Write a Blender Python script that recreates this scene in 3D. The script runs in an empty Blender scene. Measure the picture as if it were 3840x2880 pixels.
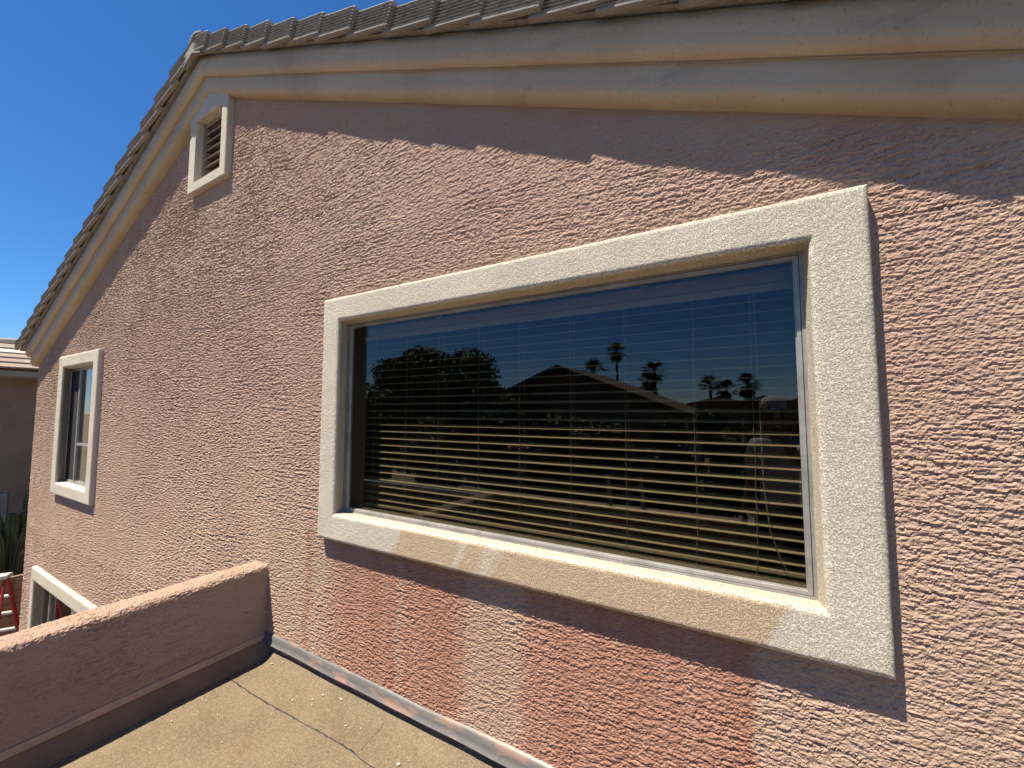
import bpy, bmesh, math, random
import numpy as np
from mathutils import Vector, Matrix
R = math.radians
random.seed(7); rng = np.random.default_rng(7)
SC = bpy.context.scene
COL = SC.collection

# ------------------------------------------------------------------ camera, sky, sun, exposure
CAM = Vector((0.0, -1.7175, 1.6)); YAW = 0.534; PIT = 0.0658; ROL = 0.0003
cd = bpy.data.cameras.new('camera'); cam = bpy.data.objects.new('camera', cd); COL.objects.link(cam)
fw = Vector((-math.sin(YAW)*math.cos(PIT), math.cos(YAW)*math.cos(PIT), math.sin(PIT)))
r0 = Vector((math.cos(YAW), math.sin(YAW), 0)); u0 = r0.cross(fw)
rt = r0*math.cos(ROL)+u0*math.sin(ROL); up = -r0*math.sin(ROL)+u0*math.cos(ROL)
cam.matrix_world = Matrix(((rt.x, up.x, -fw.x, CAM.x), (rt.y, up.y, -fw.y, CAM.y), (rt.z, up.z, -fw.z, CAM.z), (0, 0, 0, 1)))
cd.sensor_width = 36; cd.lens = 36*1550.2/3840; cd.clip_start = 0.03; cd.clip_end = 3000
SC.camera = cam
SUN = Vector((0.70, 1.0, -3.0)).normalized()            # the way the light travels
w = bpy.data.worlds.new('World'); SC.world = w; w.use_nodes = True
wn = w.node_tree.nodes; wl = w.node_tree.links
sky = wn.new('ShaderNodeTexSky'); sky.sky_type = 'NISHITA'; sky.sun_disc = False
sky.sun_elevation = math.asin(-SUN.z); sky.sun_rotation = math.atan2(-SUN.x, -SUN.y)
sky.altitude = 1200; sky.air_density = 1.0; sky.dust_density = 0.0; sky.ozone_density = 10.0
bg = wn['Background']; bg.inputs['Strength'].default_value = 0.071
hs = wn.new('ShaderNodeHueSaturation'); hs.inputs['Saturation'].default_value = 1.14; wl.new(sky.outputs[0], hs.inputs['Color']); wl.new(hs.outputs[0], bg.inputs[0])
sd = bpy.data.lights.new('sun', 'SUN'); sd.energy = 5.0; sd.angle = R(0.53); sd.color = (1.0, 0.89, 0.74)
so = bpy.data.objects.new('sun', sd); COL.objects.link(so); so.rotation_euler = SUN.to_track_quat('-Z', 'Y').to_euler(); so.location = (-8, -12, 30)
vs = SC.view_settings; vs.view_transform = 'Standard'; vs.look = 'None'; vs.exposure = 1.14; vs.gamma = 1.0; vs.use_curve_mapping = False
SC.cycles.max_bounces = 8; SC.cycles.transparent_max_bounces = 12

# ------------------------------------------------------------------ helpers
def link(o, parent=None):
    COL.objects.link(o)
    if parent: o.parent = parent
    return o
def tag(o, label=None, cat=None, group=None, kind=None):
    if label: o['label'] = label
    if cat: o['category'] = cat
    if group: o['group'] = group
    if kind: o['kind'] = kind
    return o
def empty(name, loc=(0, 0, 0)):
    o = bpy.data.objects.new(name, None); o.location = loc; o.empty_display_size = .1; return link(o)
def child(o, parent):
    o.parent = parent
    if parent.location.length > 0 or parent.rotation_euler.z: 
        bpy.context.view_layer.update(); o.matrix_parent_inverse = parent.matrix_world.inverted()
    return o
def mesh(name, v, f, mat, parent=None, smooth=False):
    me = bpy.data.meshes.new(name); me.from_pydata([tuple(map(float, p)) for p in v], [], f); me.update()
    if mat: me.materials.append(mat)
    if smooth: me.polygons.foreach_set('use_smooth', [True]*len(me.polygons))
    o = bpy.data.objects.new(name, me); COL.objects.link(o)
    if parent: child(o, parent)
    return o
def fastmesh(name, V, Q, mat, parent=None, smooth=True):
    V = np.ascontiguousarray(V, np.float32); Q = np.ascontiguousarray(Q, np.int32); n = Q.shape[1]
    me = bpy.data.meshes.new(name); me.vertices.add(len(V)); me.vertices.foreach_set('co', V.ravel())
    me.loops.add(Q.size); me.loops.foreach_set('vertex_index', Q.ravel()); me.polygons.add(len(Q))
    me.polygons.foreach_set('loop_start', np.arange(0, Q.size, n, dtype=np.int32))
    me.polygons.foreach_set('use_smooth', np.full(len(Q), smooth)); me.update(calc_edges=True); me.validate()
    if mat: me.materials.append(mat)
    o = bpy.data.objects.new(name, me); COL.objects.link(o)
    if parent: child(o, parent)
    return o
class MB:
    def __init__(s): s.v = []; s.f = []
    def box(s, c, d, rot=None):
        n = len(s.v); c = Vector(c)
        for x in (-.5, .5):
            for y in (-.5, .5):
                for z in (-.5, .5):
                    p = Vector((x*d[0], y*d[1], z*d[2])); s.v.append(c+(rot @ p if rot else p))
        for q in ((0, 1, 3, 2), (4, 6, 7, 5), (0, 4, 5, 1), (2, 3, 7, 6), (0, 2, 6, 4), (1, 5, 7, 3)): s.f.append(tuple(n+i for i in q))
        return s
    def bar(s, a, b, wd, th, ref=(0, 0, 1)):
        a = Vector(a); b = Vector(b); d = (b-a); L = d.length; d.normalize(); ref = Vector(ref)
        x = d.cross(ref).normalized(); y = x.cross(d)
        return s.box((a+b)/2, (wd, L, th), Matrix((x, d, y)).transposed())
    def tube(s, pts, rad, n=8, cap=True):
        pts = [Vector(p) for p in pts]; rad = rad if hasattr(rad, '__len__') else [rad]*len(pts); b = len(s.v); prev = None
        for i, p in enumerate(pts):
            t = (pts[min(i+1, len(pts)-1)]-pts[max(i-1, 0)]).normalized()
            if prev is None: x = t.cross(Vector((0, 0, 1)) if abs(t.z) < .9 else Vector((1, 0, 0))).normalized()
            else: x = (prev-t*prev.dot(t)).normalized()
            prev = x; y = t.cross(x)
            for k in range(n): a = 2*math.pi*k/n; s.v.append(p+(x*math.cos(a)+y*math.sin(a))*rad[i])
        for i in range(len(pts)-1):
            for k in range(n): s.f.append((b+i*n+k, b+i*n+(k+1) % n, b+(i+1)*n+(k+1) % n, b+(i+1)*n+k))
        if cap: s.f.append(tuple(b+k for k in range(n))[::-1]); s.f.append(tuple(b+(len(pts)-1)*n+k for k in range(n)))
        return s
    def poly(s, pts): n = len(s.v); s.v += [Vector(p) for p in pts]; s.f.append(tuple(range(n, n+len(pts)))); return s
    def build(s, name, mat, parent=None, smooth=False, bevel=0):
        o = mesh(name, s.v, s.f, mat, parent, smooth)
        if bevel:
            m = o.modifiers.new('bevel', 'BEVEL'); m.width = bevel; m.segments = 2; m.limit_method = 'ANGLE'
        return o
def dup(o, parent=None, loc=None):
    c = o.copy(); COL.objects.link(c)
    if parent: c.parent = parent
    if loc is not None: c.location = loc
    return c
def dup_tree(root, loc, label=None, rotz=None, scale=None):
    r = root.copy(); COL.objects.link(r); r.location = loc
    if rotz is not None: r.rotation_euler = (0, 0, rotz)
    if scale is not None: r.scale = (scale,)*3
    if label: r['label'] = label
    for ch in list(root.children):
        c = ch.copy(); COL.objects.link(c); c.parent = r
        for g in list(ch.children): d = g.copy(); COL.objects.link(d); d.parent = c
    return r

# gradient noise (numpy)
_P = rng.permutation(256); _P = np.concatenate([_P, _P, _P]); _G = np.stack([np.cos(np.arange(256)/256*2*np.pi), np.sin(np.arange(256)/256*2*np.pi)], 1)
def gn(x, y, seed=0):
    x = np.asarray(x, np.float64)+seed*17.31; y = np.asarray(y, np.float64)+seed*9.73
    xi = np.floor(x).astype(np.int64); yi = np.floor(y).astype(np.int64); fx = x-xi; fy = y-yi
    u = fx*fx*fx*(fx*(fx*6-15)+10); v = fy*fy*fy*(fy*(fy*6-15)+10)
    def g(a, b, dx, dy):
        h = _G[_P[_P[(a) & 255]+((b) & 255)]]; return h[..., 0]*dx+h[..., 1]*dy
    a = g(xi, yi, fx, fy); b = g(xi+1, yi, fx-1, fy); c = g(xi, yi+1, fx, fy-1); d = g(xi+1, yi+1, fx-1, fy-1)
    return 1.4*((a+(b-a)*u)*(1-v)+(c+(d-c)*u)*v)
def fbm(x, y, o=3, seed=0):
    r = 0; a = 1; t = 0
    for i in range(o): r = r+a*gn(x*2**i, y*2**i, seed+i); t += a; a *= .5
    return r/t
def sstep(a, b, x): t = np.clip((x-a)/(b-a), 0, 1); return t*t*(3-2*t)
def stucco(x, z):
    """height (m) of the trowelled lace coat: ragged ledges that run along x"""
    wx = x+.02*fbm(x*11, z*11, 2, 3)
    rag = .0085*fbm(wx*21, z*30, 3, 9)+.0035*gn(x*85, z*95, 70)
    def ledges(per, slant, s0, cell, lip, dep, l1, l2):
        zz = z+slant*gn(x*.7, z*.8, s0)+.020*fbm(wx*4.2, z*7, 3, s0+1)+rag
        u = zz/per+.8*gn(x*1.3, z*3.1, s0+4); row = np.floor(u); f = u-row
        am = sstep(-.12, .22, gn(wx*cell+row*3.7, row*.77+z*.4, s0+5)+.25*gn(x*38, z*30, s0+6))
        am0 = sstep(-.12, .22, gn(wx*cell+(row+1)*3.7, (row+1)*.77+z*.4, s0+5)+.25*gn(x*38, z*30, s0+6))
        return am*lip*np.exp(-f*per/l1)-am0*dep*np.exp(-(1-f)*per/l2)
    h = ledges(.031, .10, 40, 4.2, .0016, .0042, .0065, .0046)+ledges(.0165, .05, 140, 7., .0012, .0033, .0045, .0036)
    pl = sstep(-.05, .06, fbm(x*30+.4*gn(x*9, z*9, 62), z*66, 3, 61)); pl2 = sstep(0, .08, gn(x*75, z*125, 63))
    calm = sstep(-.35, .30, gn(x*1.4, z*1.9, 111)+.4*gn(x*5, z*6, 113)); h = h*(.58+.46*calm)*(1.10+1.0*sstep(1.2, 5., -x))
    return .004+h+(.0024*pl*(.75+.25*calm)+.0015*pl2)*(1+.6*sstep(1.2, 5., -x))+.0006*fbm(x*75, z*95, 2, 66)

# ------------------------------------------------------------------ materials
ALB = .72      # one trim for all paint values, so that sky and sun keep their balance
class NT:
    def __init__(s, name):
        s.m = bpy.data.materials.new(name); s.m.use_nodes = True; s.t = s.m.node_tree; s.n = s.t.nodes; s.l = s.t.links
        s.b = s.n['Principled BSDF']; s.out = s.n['Material Output']; s._tc = None
    def add(s, typ, **k):
        n = s.n.new(typ)
        for a, v in k.items(): setattr(n, a, v)
        return n
    def put(s, sock, v):
        if hasattr(v, 'is_linked') or hasattr(v, 'links'): s.l.new(v, sock)
        elif isinstance(v, (tuple, list)) and len(v) == 3 and sock.type == 'RGBA': sock.default_value = (*v, 1)
        else: sock.default_value = v
    def co(s, scale=(1, 1, 1), rot=(0, 0, 0)):
        if not s._tc: s._tc = s.add('ShaderNodeTexCoord')
        mp = s.add('ShaderNodeMapping'); mp.inputs['Scale'].default_value = scale; mp.inputs['Rotation'].default_value = rot
        s.l.new(s._tc.outputs['Object'], mp.inputs[0]); return mp.outputs[0]
    def noise(s, scale, detail=3, rough=.5, vec=None, dist=0):
        n = s.add('ShaderNodeTexNoise'); n.inputs['Scale'].default_value = scale; n.inputs['Detail'].default_value = detail; n.inputs['Roughness'].default_value = rough; n.inputs['Distortion'].default_value = dist
        s.l.new(vec or s.co(), n.inputs['Vector']); return n.outputs['Fac']
    def voro(s, scale, feat='F1', vec=None, out='Distance'):
        n = s.add('ShaderNodeTexVoronoi', feature=feat); n.inputs['Scale'].default_value = scale; s.l.new(vec or s.co(), n.inputs['Vector']); return n.outputs[out]
    def mr(s, v, a, b, c=0., d=1., smooth=True):
        n = s.add('ShaderNodeMapRange', interpolation_type='SMOOTHSTEP' if smooth else 'LINEAR'); s.put(n.inputs[0], v)
        for i, q in enumerate((a, b, c, d)): s.put(n.inputs[i+1], q)
        return n.outputs[0]
    def math(s, op, a, b=None, c=None):
        n = s.add('ShaderNodeMath', operation=op); s.put(n.inputs[0], a)
        if b is not None: s.put(n.inputs[1], b)
        if c is not None: s.put(n.inputs[2], c)
        return n.outputs[0]
    def mix(s, f, a, b, mode='MIX'):
        n = s.add('ShaderNodeMix', data_type='RGBA', blend_type=mode); s.put(n.inputs['Factor'], f); s.put(n.inputs[6], a); s.put(n.inputs[7], b); return n.outputs[2]
    def xyz(s):
        n = s.add('ShaderNodeSeparateXYZ'); s.l.new(s.co(), n.inputs[0]); return n.outputs
    def bump(s, h, strength=1, dist=.01, normal=None):
        n = s.add('ShaderNodeBump'); n.inputs['Strength'].default_value = strength; n.inputs['Distance'].default_value = dist; s.l.new(h, n.inputs['Height'])
        if normal: s.l.new(normal, n.inputs['Normal'])
        return n.outputs[0]
    def fin(s, col, rough=.8, nrm=None, metal=0, spec=.3):
        if ALB != 1: col = s.mix(1., col, (ALB,)*3, 'MULTIPLY')
        s.put(s.b.inputs['Base Color'], col); s.put(s.b.inputs['Roughness'], rough); s.put(s.b.inputs['Metallic'], metal); s.b.inputs['Specular IOR Level'].default_value = spec
        if nrm: s.l.new(nrm, s.b.inputs['Normal'])
        return s.m
def simple(name, col, rough=.6, var=.15, scale=8, metal=0, bump=0, bscale=60, spec=.4):
    t = NT(name); f = t.noise(scale, 4, .6); c = t.mix(t.mr(f, .3, .7), tuple(x*(1-var) for x in col), tuple(min(1, x*(1+var)) for x in col))
    return t.fin(c, rough, t.bump(t.noise(bscale, 3), 1, bump) if bump else None, metal, spec)

def band(t, x, a, b, ea, eb):
    return t.math('MULTIPLY', t.mr(x, a-ea, a+ea), t.mr(x, b-eb, b+eb, 1, 0))
def mk_stucco():
    t = NT('pink_stucco'); X = t.xyz()
    big = t.noise(.9, 4, .6); mid = t.noise(5, 4, .6); st = t.noise(1.0, 3, .6, t.co((7, 1, .5)))
    c = t.mix(t.mr(big, .35, .68), (.485, .33, .252), (.53, .382, .285))
    c = t.mix(t.mr(mid, .45, .75, 0, .55), c, (.445, .29, .225))
    c = t.mix(t.mr(st, .5, .8, 0, .35), c, (.55, .395, .30))
    v1 = t.noise(1., 4, .65, t.co((3.2, 1, .32))); c = t.mix(t.math('MULTIPLY', t.mr(v1, .50, .68, 0, .55), t.mr(X[0], -6.5, -2.2, 1., .15)), c, (.40, .31, .22)); c = t.mix(t.mr(t.noise(1., 3, .6, t.co((26, 1, 1.1))), .60, .78, 0, .22), c, (.36, .235, .18))
    # damp run-off marks under the wide window
    ed = t.math('MULTIPLY_ADD', t.noise(2.2, 3, .6, t.co((1, 1, 3.5))), .16, -.08)
    xd = t.math('ADD', X[0], ed)
    low = t.math('MULTIPLY', t.mr(X[2], .80, .84, 1, 0), t.mr(X[1], -.30, -.10, 0, 1))
    a = band(t, xd, -2.30, -1.29, .24, .05); b = band(t, xd, -.955, -.035, .05, .015); s1 = band(t, xd, -2.585, -2.525, .02, .02); s2 = band(t, xd, -1.76, -1.70, .02, .02)
    m = t.math('MAXIMUM', t.math('MAXIMUM', a, b), t.math('MULTIPLY', s1, .8))
    m = t.math('MULTIPLY', m, t.math('SUBTRACT', 1., t.math('MULTIPLY', s2, .55)))
    m = t.math('MULTIPLY', t.math('MULTIPLY', m, low), t.mr(t.noise(1., 4, .7, t.co((11, 1, .9))), .30, .68, 1, .60))
    c = t.mix(m, c, (.40, .20, .135))
    g = t.mr(t.noise(1, 3, .6, t.co((55, 55, 130))), .42, .56); nr = t.bump(t.noise(260, 2), .5, .0012, t.bump(g, .6, .0016))
    c = t.mix(t.mr(t.noise(120, 2), .62, .8, 0, .22), c, (.27, .15, .12))
    return t.fin(c, .88, nr, 0, .25)
def mk_trim(stain):
    t = NT('cream_stucco_stained' if stain else 'cream_stucco'); X = t.xyz()
    big = t.noise(2.5, 4, .6); c = t.mix(t.mr(big, .3, .7), (.80, .745, .605), (.89, .83, .68))
    if stain:
        ed = t.math('MULTIPLY_ADD', t.noise(5, 3, .6), .10, -.05); xd = t.math('ADD', t.math('ADD', X[0], ed), t.math('MULTIPLY', t.math('SUBTRACT', X[2], .88), -.55))
        m = band(t, xd, -1.73, .03, .012, .02); m = t.math('MULTIPLY', m, t.mr(X[2], .955, .97, 1, 0))
        m = t.math('MULTIPLY', m, t.math('SUBTRACT', 1., t.math('MULTIPLY', t.math('MAXIMUM', band(t, xd, -1.315, -1.275, .015, .015), band(t, xd, -1.17, -1.09, .03, .03)), .7)))
        c = t.mix(m, c, (.74, .58, .39))
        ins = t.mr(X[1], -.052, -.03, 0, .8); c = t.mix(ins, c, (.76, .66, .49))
    pit = t.noise(165, 4, .65); pit2 = t.noise(400, 2, .5)
    c = t.mix(t.math('MULTIPLY', t.mr(pit, .60, .70, 0, .30), t.mr(t.noise(9, 3, .6), .35, .65, .25, 1.)), c, (.45, .38, .28))
    h = t.math('ADD', t.math('ADD', t.mr(pit, .46, .66, 1, 0), t.math('MULTIPLY', t.noise(60, 3, .6), .9)), t.math('MULTIPLY', pit2, .25))
    return t.fin(c, .9, t.bump(h, 1., .0036), 0, .2)
def mk_fascia():
    t = NT('cream_fascia'); big = t.noise(1.6, 4, .6); c = t.mix(t.mr(big, .3, .7), (.60, .49, .335), (.68, .57, .41))
    c = t.mix(t.mr(t.noise(1.0, 4, .65, t.co((2, 2, .35))), .52, .75, 0, .5), c, (.46, .37, .25))
    c = t.mix(t.mr(t.noise(70, 2), .60, .75, 0, .4), c, (.33, .25, .15))
    c = t.mix(t.mr(t.noise(2.2, 5, .7), .55, .72, 0, .55), c, (.70, .60, .47)); c = t.mix(t.mr(t.noise(3.1, 5, .75, t.co((.5, 1, 2.0))), .56, .70, 0, .5), c, (.38, .32, .25))
    return t.fin(c, .75, t.bump(t.math('ADD', t.noise(130, 4, .7), t.math('MULTIPLY', t.noise(35, 3), .5)), .9, .0055), 0, .25)
M = {}
M['stucco'] = mk_stucco(); M['trim'] = mk_trim(True); M['trim2'] = mk_trim(False); M['fascia'] = mk_fascia()
def mk_tile():
    t = NT('grey_concrete_tile'); oi = t.add('ShaderNodeObjectInfo'); g = t.noise(6, 5, .7)
    c = t.mix(t.mr(g, .3, .7), (.30, .285, .265), (.47, .45, .42)); c = t.mix(t.math('MULTIPLY', oi.outputs['Random'], .6), c, (.50, .48, .445), 'MIX')
    c2 = t.mix(t.mr(t.noise(20, 5, .75, t.co((.7, 3, 3))), .48, .66, 0, .6), t.mix(.5, (.26, .24, .21), c), (.10, .09, .075))
    return t.fin(c2, .85, t.bump(t.noise(80, 4, .7), .8, .0018), 0, .25)
M['tile'] = mk_tile()
def mk_deck():
    t = NT('brown_roof_coating'); c = t.mix(t.mr(t.noise(1.6, 5, .65), .3, .72), (.19, .142, .088), (.275, .215, .138))
    c = t.mix(t.mr(t.noise(5, 4, .6), .55, .8, 0, .6), c, (.20, .11, .055))
    gr = t.noise(105, 6, .85); c = t.mix(t.mr(gr, .52, .66, 0, .85), c, (.48, .395, .27)); c = t.mix(t.mr(gr, .34, .47, .85, 0), c, (.06, .043, .025)); c = t.mix(t.mr(t.noise(75, 2, .5), .74, .78, 0, .8), c, (.62, .56, .44))
    c = t.mix(t.mr(t.noise(3.3, 4, .65), .68, .76, 0, .5), c, (.10, .075, .045))
    return t.fin(c, .85, t.bump(t.math('ADD', gr, t.math('MULTIPLY', t.noise(14, 3), 1.2)), .8, .006), 0, .3)
M['deck'] = mk_deck()
def mk_flash():
    t = NT('weathered_flashing'); X = t.xyz(); n = t.noise(9, 4, .6, t.co((.6, 1, 2.2)))
    c = t.mix(t.mr(n, .50, .62), (.17, .168, .165), (.33, .225, .18)); c = t.mix(t.mr(t.noise(30, 4, .7), .6, .75, 0, .6), c, (.32, .30, .28))
    c = t.mix(t.mr(X[2], .055, .075, 0, .3), c, (.42, .33, .25))
    return t.fin(c, .45, t.bump(t.noise(25, 3), .5, .004), 0, .45)
M['flash'] = mk_flash()
def mk_alu():
    t = NT('weathered_aluminium'); n = t.noise(7, 4, .65, t.co((1, 1, 1))); c = t.mix(t.mr(n, .35, .65), (.33, .325, .31), (.46, .455, .43)); c = t.mix(t.mr(t.noise(22, 4, .7), .6, .72, 0, .5), c, (.56, .50, .40))
    return t.fin(c, .42, t.bump(t.noise(120, 2), .3, .001), .25, .5)
M['alu'] = mk_alu()
def mk_glass(name, refl, tint):
    t = NT(name); t.n.remove(t.b)
    tr = t.add('ShaderNodeBsdfTransparent'); tr.inputs[0].default_value = (*tint, 1); gl = t.add('ShaderNodeBsdfGlossy'); gl.inputs['Roughness'].default_value = 0.0; gl.inputs[0].default_value = (.95, .97, 1, 1)
    ge = t.add('ShaderNodeNewGeometry'); dt = t.add('ShaderNodeVectorMath', operation='DOT_PRODUCT'); t.l.new(ge.outputs['Normal'], dt.inputs[0]); t.l.new(ge.outputs['Incoming'], dt.inputs[1]); mx = t.add('ShaderNodeMixShader')
    f = t.math('MULTIPLY_ADD', t.math('POWER', t.math('SUBTRACT', 1.0, t.math('ABSOLUTE', dt.outputs['Value'])), 5.0), 1-refl, refl)
    t.l.new(f, mx.inputs[0]); t.l.new(tr.outputs[0], mx.inputs[1]); t.l.new(gl.outputs[0], mx.inputs[2]); t.l.new(mx.outputs[0], t.out.inputs[0])
    return t.m
M['glass'] = mk_glass('window_glass', .045, (.675, .655, .585))
M['blind'] = simple('cream_blind', (.85, .77, .58), .45, .05, 3)
M['cord'] = simple('pale_cord', (.70, .68, .60), .7, .05)
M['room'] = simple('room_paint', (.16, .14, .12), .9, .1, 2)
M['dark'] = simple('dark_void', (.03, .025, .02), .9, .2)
M['screen'] = simple('insect_screen', (.035, .035, .032), .8, .2, 40)
M['louvre'] = simple('louvre_wood', (.42, .34, .26), .7, .15, 12)
M['tar'] = simple('black_tar', (.018, .016, .014), .55, .3, 20, bump=.004, bscale=40)
M['mortar_pale'] = simple('pale_mortar', (.27, .255, .23), .9, .15, 20)
M['flake'] = simple('paint_flake', (.70, .64, .50), .8, .1)

# ------------------------------------------------------------------ setting: ground, roof deck
m_ = .4166; XA = -4.148; GZ = -2.85
def zr(zeta, x): return zeta-m_*abs(x-XA)
tg = NT('desert_gravel'); gc = tg.mix(tg.mr(tg.noise(.25, 5, .6), .3, .7), (.27, .21, .15), (.33, .265, .195)); gc = tg.mix(tg.mr(tg.noise(18, 4, .7), .5, .75, 0, .5), gc, (.20, .15, .105))
M['ground'] = tg.fin(gc, .95, tg.bump(tg.noise(30, 4), .6, .03), 0, .2)
tag(mesh('ground', [(-900, -900, GZ), (900, -900, GZ), (900, 900, GZ), (-900, 900, GZ)], [(0, 1, 2, 3)], M['ground']), kind='structure')
DZ = -.08; XP = -3.024; XB = -3.195; ZP = .51; YF = -2.85
nx, ny = 260, 170
gx = np.concatenate([np.linspace(XP, XP+.14, 40, endpoint=False), np.linspace(XP+.14, 3.0, nx-40)]); gy = np.concatenate([np.linspace(.0, -.2, 50, endpoint=False), np.linspace(-.2, YF, ny-50)])
GX, GY = np.meshgrid(gx, gy, indexing='ij')
dz = DZ+.085*np.clip(1-(GX-XP)/.10, 0, 1)**2.2+.055*np.clip(1+GY/.11, 0, 1)**2+.06*np.clip(1-(GY-YF)/.1, 0, 1)**2+.005*fbm(GX*2.2, GY*2.2, 3, 5)+.0012*fbm(GX*30, GY*30, 2, 8)
def gridq(a, b):
    i, j = np.meshgrid(np.arange(a-1), np.arange(b-1), indexing='ij'); k = (i*b+j).ravel(); return np.stack([k, k+1, k+b+1, k+b], 1)
deck = fastmesh('roof_deck', np.stack([GX, GY, dz], -1).reshape(-1, 3), gridq(nx, ny)[:, ::-1], M['deck']); tag(deck, kind='structure')
def deckz(x, y):
    return float(DZ+.085*max(0, 1-(x-XP)/.10)**2.2+.055*max(0, 1+y/.11)**2+.005*fbm(np.array(x*2.2), np.array(y*2.2), 3, 5))
def ribbon(name, pts, wd, mat, parent, lift=.004):
    v = []; f = []
    P = []
    for a, b in zip(pts[:-1], pts[1:]):
        n = max(2, int((Vector(b)-Vector(a)).length/.02))
        P += [Vector(a).lerp(Vector(b), i/n) for i in range(n)]
    P.append(Vector(pts[-1]))
    for i, p in enumerate(P):
        t = (P[min(i+1, len(P)-1)]-P[max(i-1, 0)]).normalized(); n = Vector((-t.y, t.x)); ww = wd*(.45+.8*random.random()); j = n*random.uniform(-.3, .3)*wd
        for s_, l in ((-1, .0), (0, 1.), (1, .0)): q = p+j+n*ww*s_*.5; v.append((q.x, q.y, deckz(q.x, q.y)+lift*l-.001*(l == 0)))
    for i in range(len(P)-1):
        for k in (0, 1): a = i*3+k; f.append((a, a+1, a+4, a+3))
    return mesh(name, v, f, mat, parent, True)
ribbon('tar_seam', [(-3.00, -.296), (-2.87, -.283), (-2.73, -.286), (-2.475, -.284), (-2.155, -.273), (-1.98, -.262), (-1.818, -.258), (-1.63, -.271), (-1.2, -.30), (-.4, -.31)], .011, M['tar'], deck)
ribbon('tar_seam', [(-1.746, -.262), (-1.765, -.15), (-1.78, -.05)], .004, M['tar'], deck, .002)

# ------------------------------------------------------------------ the house
house = empty('house'); tag(house, 'pink stucco house with gabled end wall and cream window surrounds', 'house')
xL, xR, zB, zT, TT = -2.414, .328, .807, 2.325, .055
def rect_rings(name, rings, n, mat, parent, noise=0., grain=0.):
    """rings: list of (xl,xr,zb,zt,y); each ring a rectangle cut into 4*n points"""
    nr = len(rings); V = np.zeros((nr, 4*n, 3)); t = np.arange(n)/n
    for k, (a, b, c, d, y) in enumerate(rings):
        V[k, :n, 0] = a+(b-a)*t; V[k, :n, 2] = c
        V[k, n:2*n, 0] = b; V[k, n:2*n, 2] = c+(d-c)*t
        V[k, 2*n:3*n, 0] = b+(a-b)*t; V[k, 2*n:3*n, 2] = d
        V[k, 3*n:, 0] = a; V[k, 3*n:, 2] = d+(c-d)*t
        V[k, :, 1] = y
    if noise:
        X, Y, Z = V[..., 0].copy(), V[..., 1].copy(), V[..., 2].copy(); ins = (Y < .0)
        V[..., 1] += ins*(noise*fbm(X*6, Z*6, 3, 80)+grain*fbm(X*75, Z*75, 2, 84))
        e = .9*noise*fbm(X*9+Y*30, Z*9, 3, 90)+.6*grain*fbm(X*70, Z*70+Y*60, 2, 94); V[..., 0] += e; V[..., 2] += .9*noise*fbm(X*9, Z*9+Y*30, 3, 97)+.6*grain*fbm(X*70+Y*60, Z*70, 2, 99)
    N = 4*n; i, j = np.meshgrid(np.arange(nr-1), np.arange(N), indexing='ij'); a = i*N+j; b = i*N+(j+1) % N
    Q = np.stack([a.ravel(), b.ravel(), (b+N).ravel(), (a+N).ravel()], 1)
    return fastmesh(name, V.reshape(-1, 3), Q, mat, parent, noise > 0)
def lerp_r(a, b, t): return tuple(p+(q-p)*t for p, q in zip(a, b))
def surround(name, outer, inner, frame, t, yf, n, nf, parent, mat, noise=.0016, grain=.0008, rr=.018):
    o = outer; ins = lambda q, e: (q[0]+e, q[1]-e, q[2]+e, q[3]-e)
    rings = [(*ins(o, -.003), .02), (*o, -.004), (*o, -(t-rr)*.5), (*o, -(t-rr)), (*ins(o, rr*.13), -(t-rr*.5)), (*ins(o, rr*.5), -(t-rr*.13)), (*ins(o, rr), -t)]
    a = ins(o, rr); b = ins(inner, -rr)
    rings += [(*lerp_r(a, b, k/nf), -t) for k in range(1, nf+1)]
    rings += [(*ins(b, rr*.5), -(t-rr*.13)), (*ins(b, rr*.87), -(t-rr*.5)), (*inner, -(t-rr))]
    rings += [(*lerp_r(inner, frame, k/6), -(t-rr)+(yf+(t-rr))*k/6) for k in range(1, 7)]
    return rect_rings(name, rings, n, mat, parent, noise, grain)
def window_frame(fr, gl, y0, y1, parent, mat):
    ins = lambda q: lerp_r(fr, gl, q)
    rings = [(*ins(-.35), y0+.01), (*ins(-.35), y0), (*ins(.34), y0), (*ins(.36), y0+.010), (*ins(.42), y0+.010), (*ins(.44), y0+.002), (*ins(.86), y0+.003), (*ins(.90), y0+.009), (*ins(1.0), y0+.009), (*ins(1.0), y1+.01)]
    return rect_rings('frame', rings, 1, mat, parent)
# -- wide window
FR = (-2.300, .157, .963, 2.170); GL = (-2.257, .127, .990, 2.142)
win = surround('window', (xL, xR, zB, zT), (-2.255, .167, .971, 2.171), FR, TT, .046, 420, 26, house, M['trim'], .0018, .0011)
win['label'] = 'wide window in a thick cream stucco surround, its sill stained tan'
window_frame(FR, GL, .045, .062, win, M['alu'])
MB().box(((GL[0]+GL[1])/2, .0635, (GL[2]+GL[3])/2), (GL[1]-GL[0]+.02, .005, GL[3]-GL[2]+.02)).build('pane', M['glass'], win)
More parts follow.
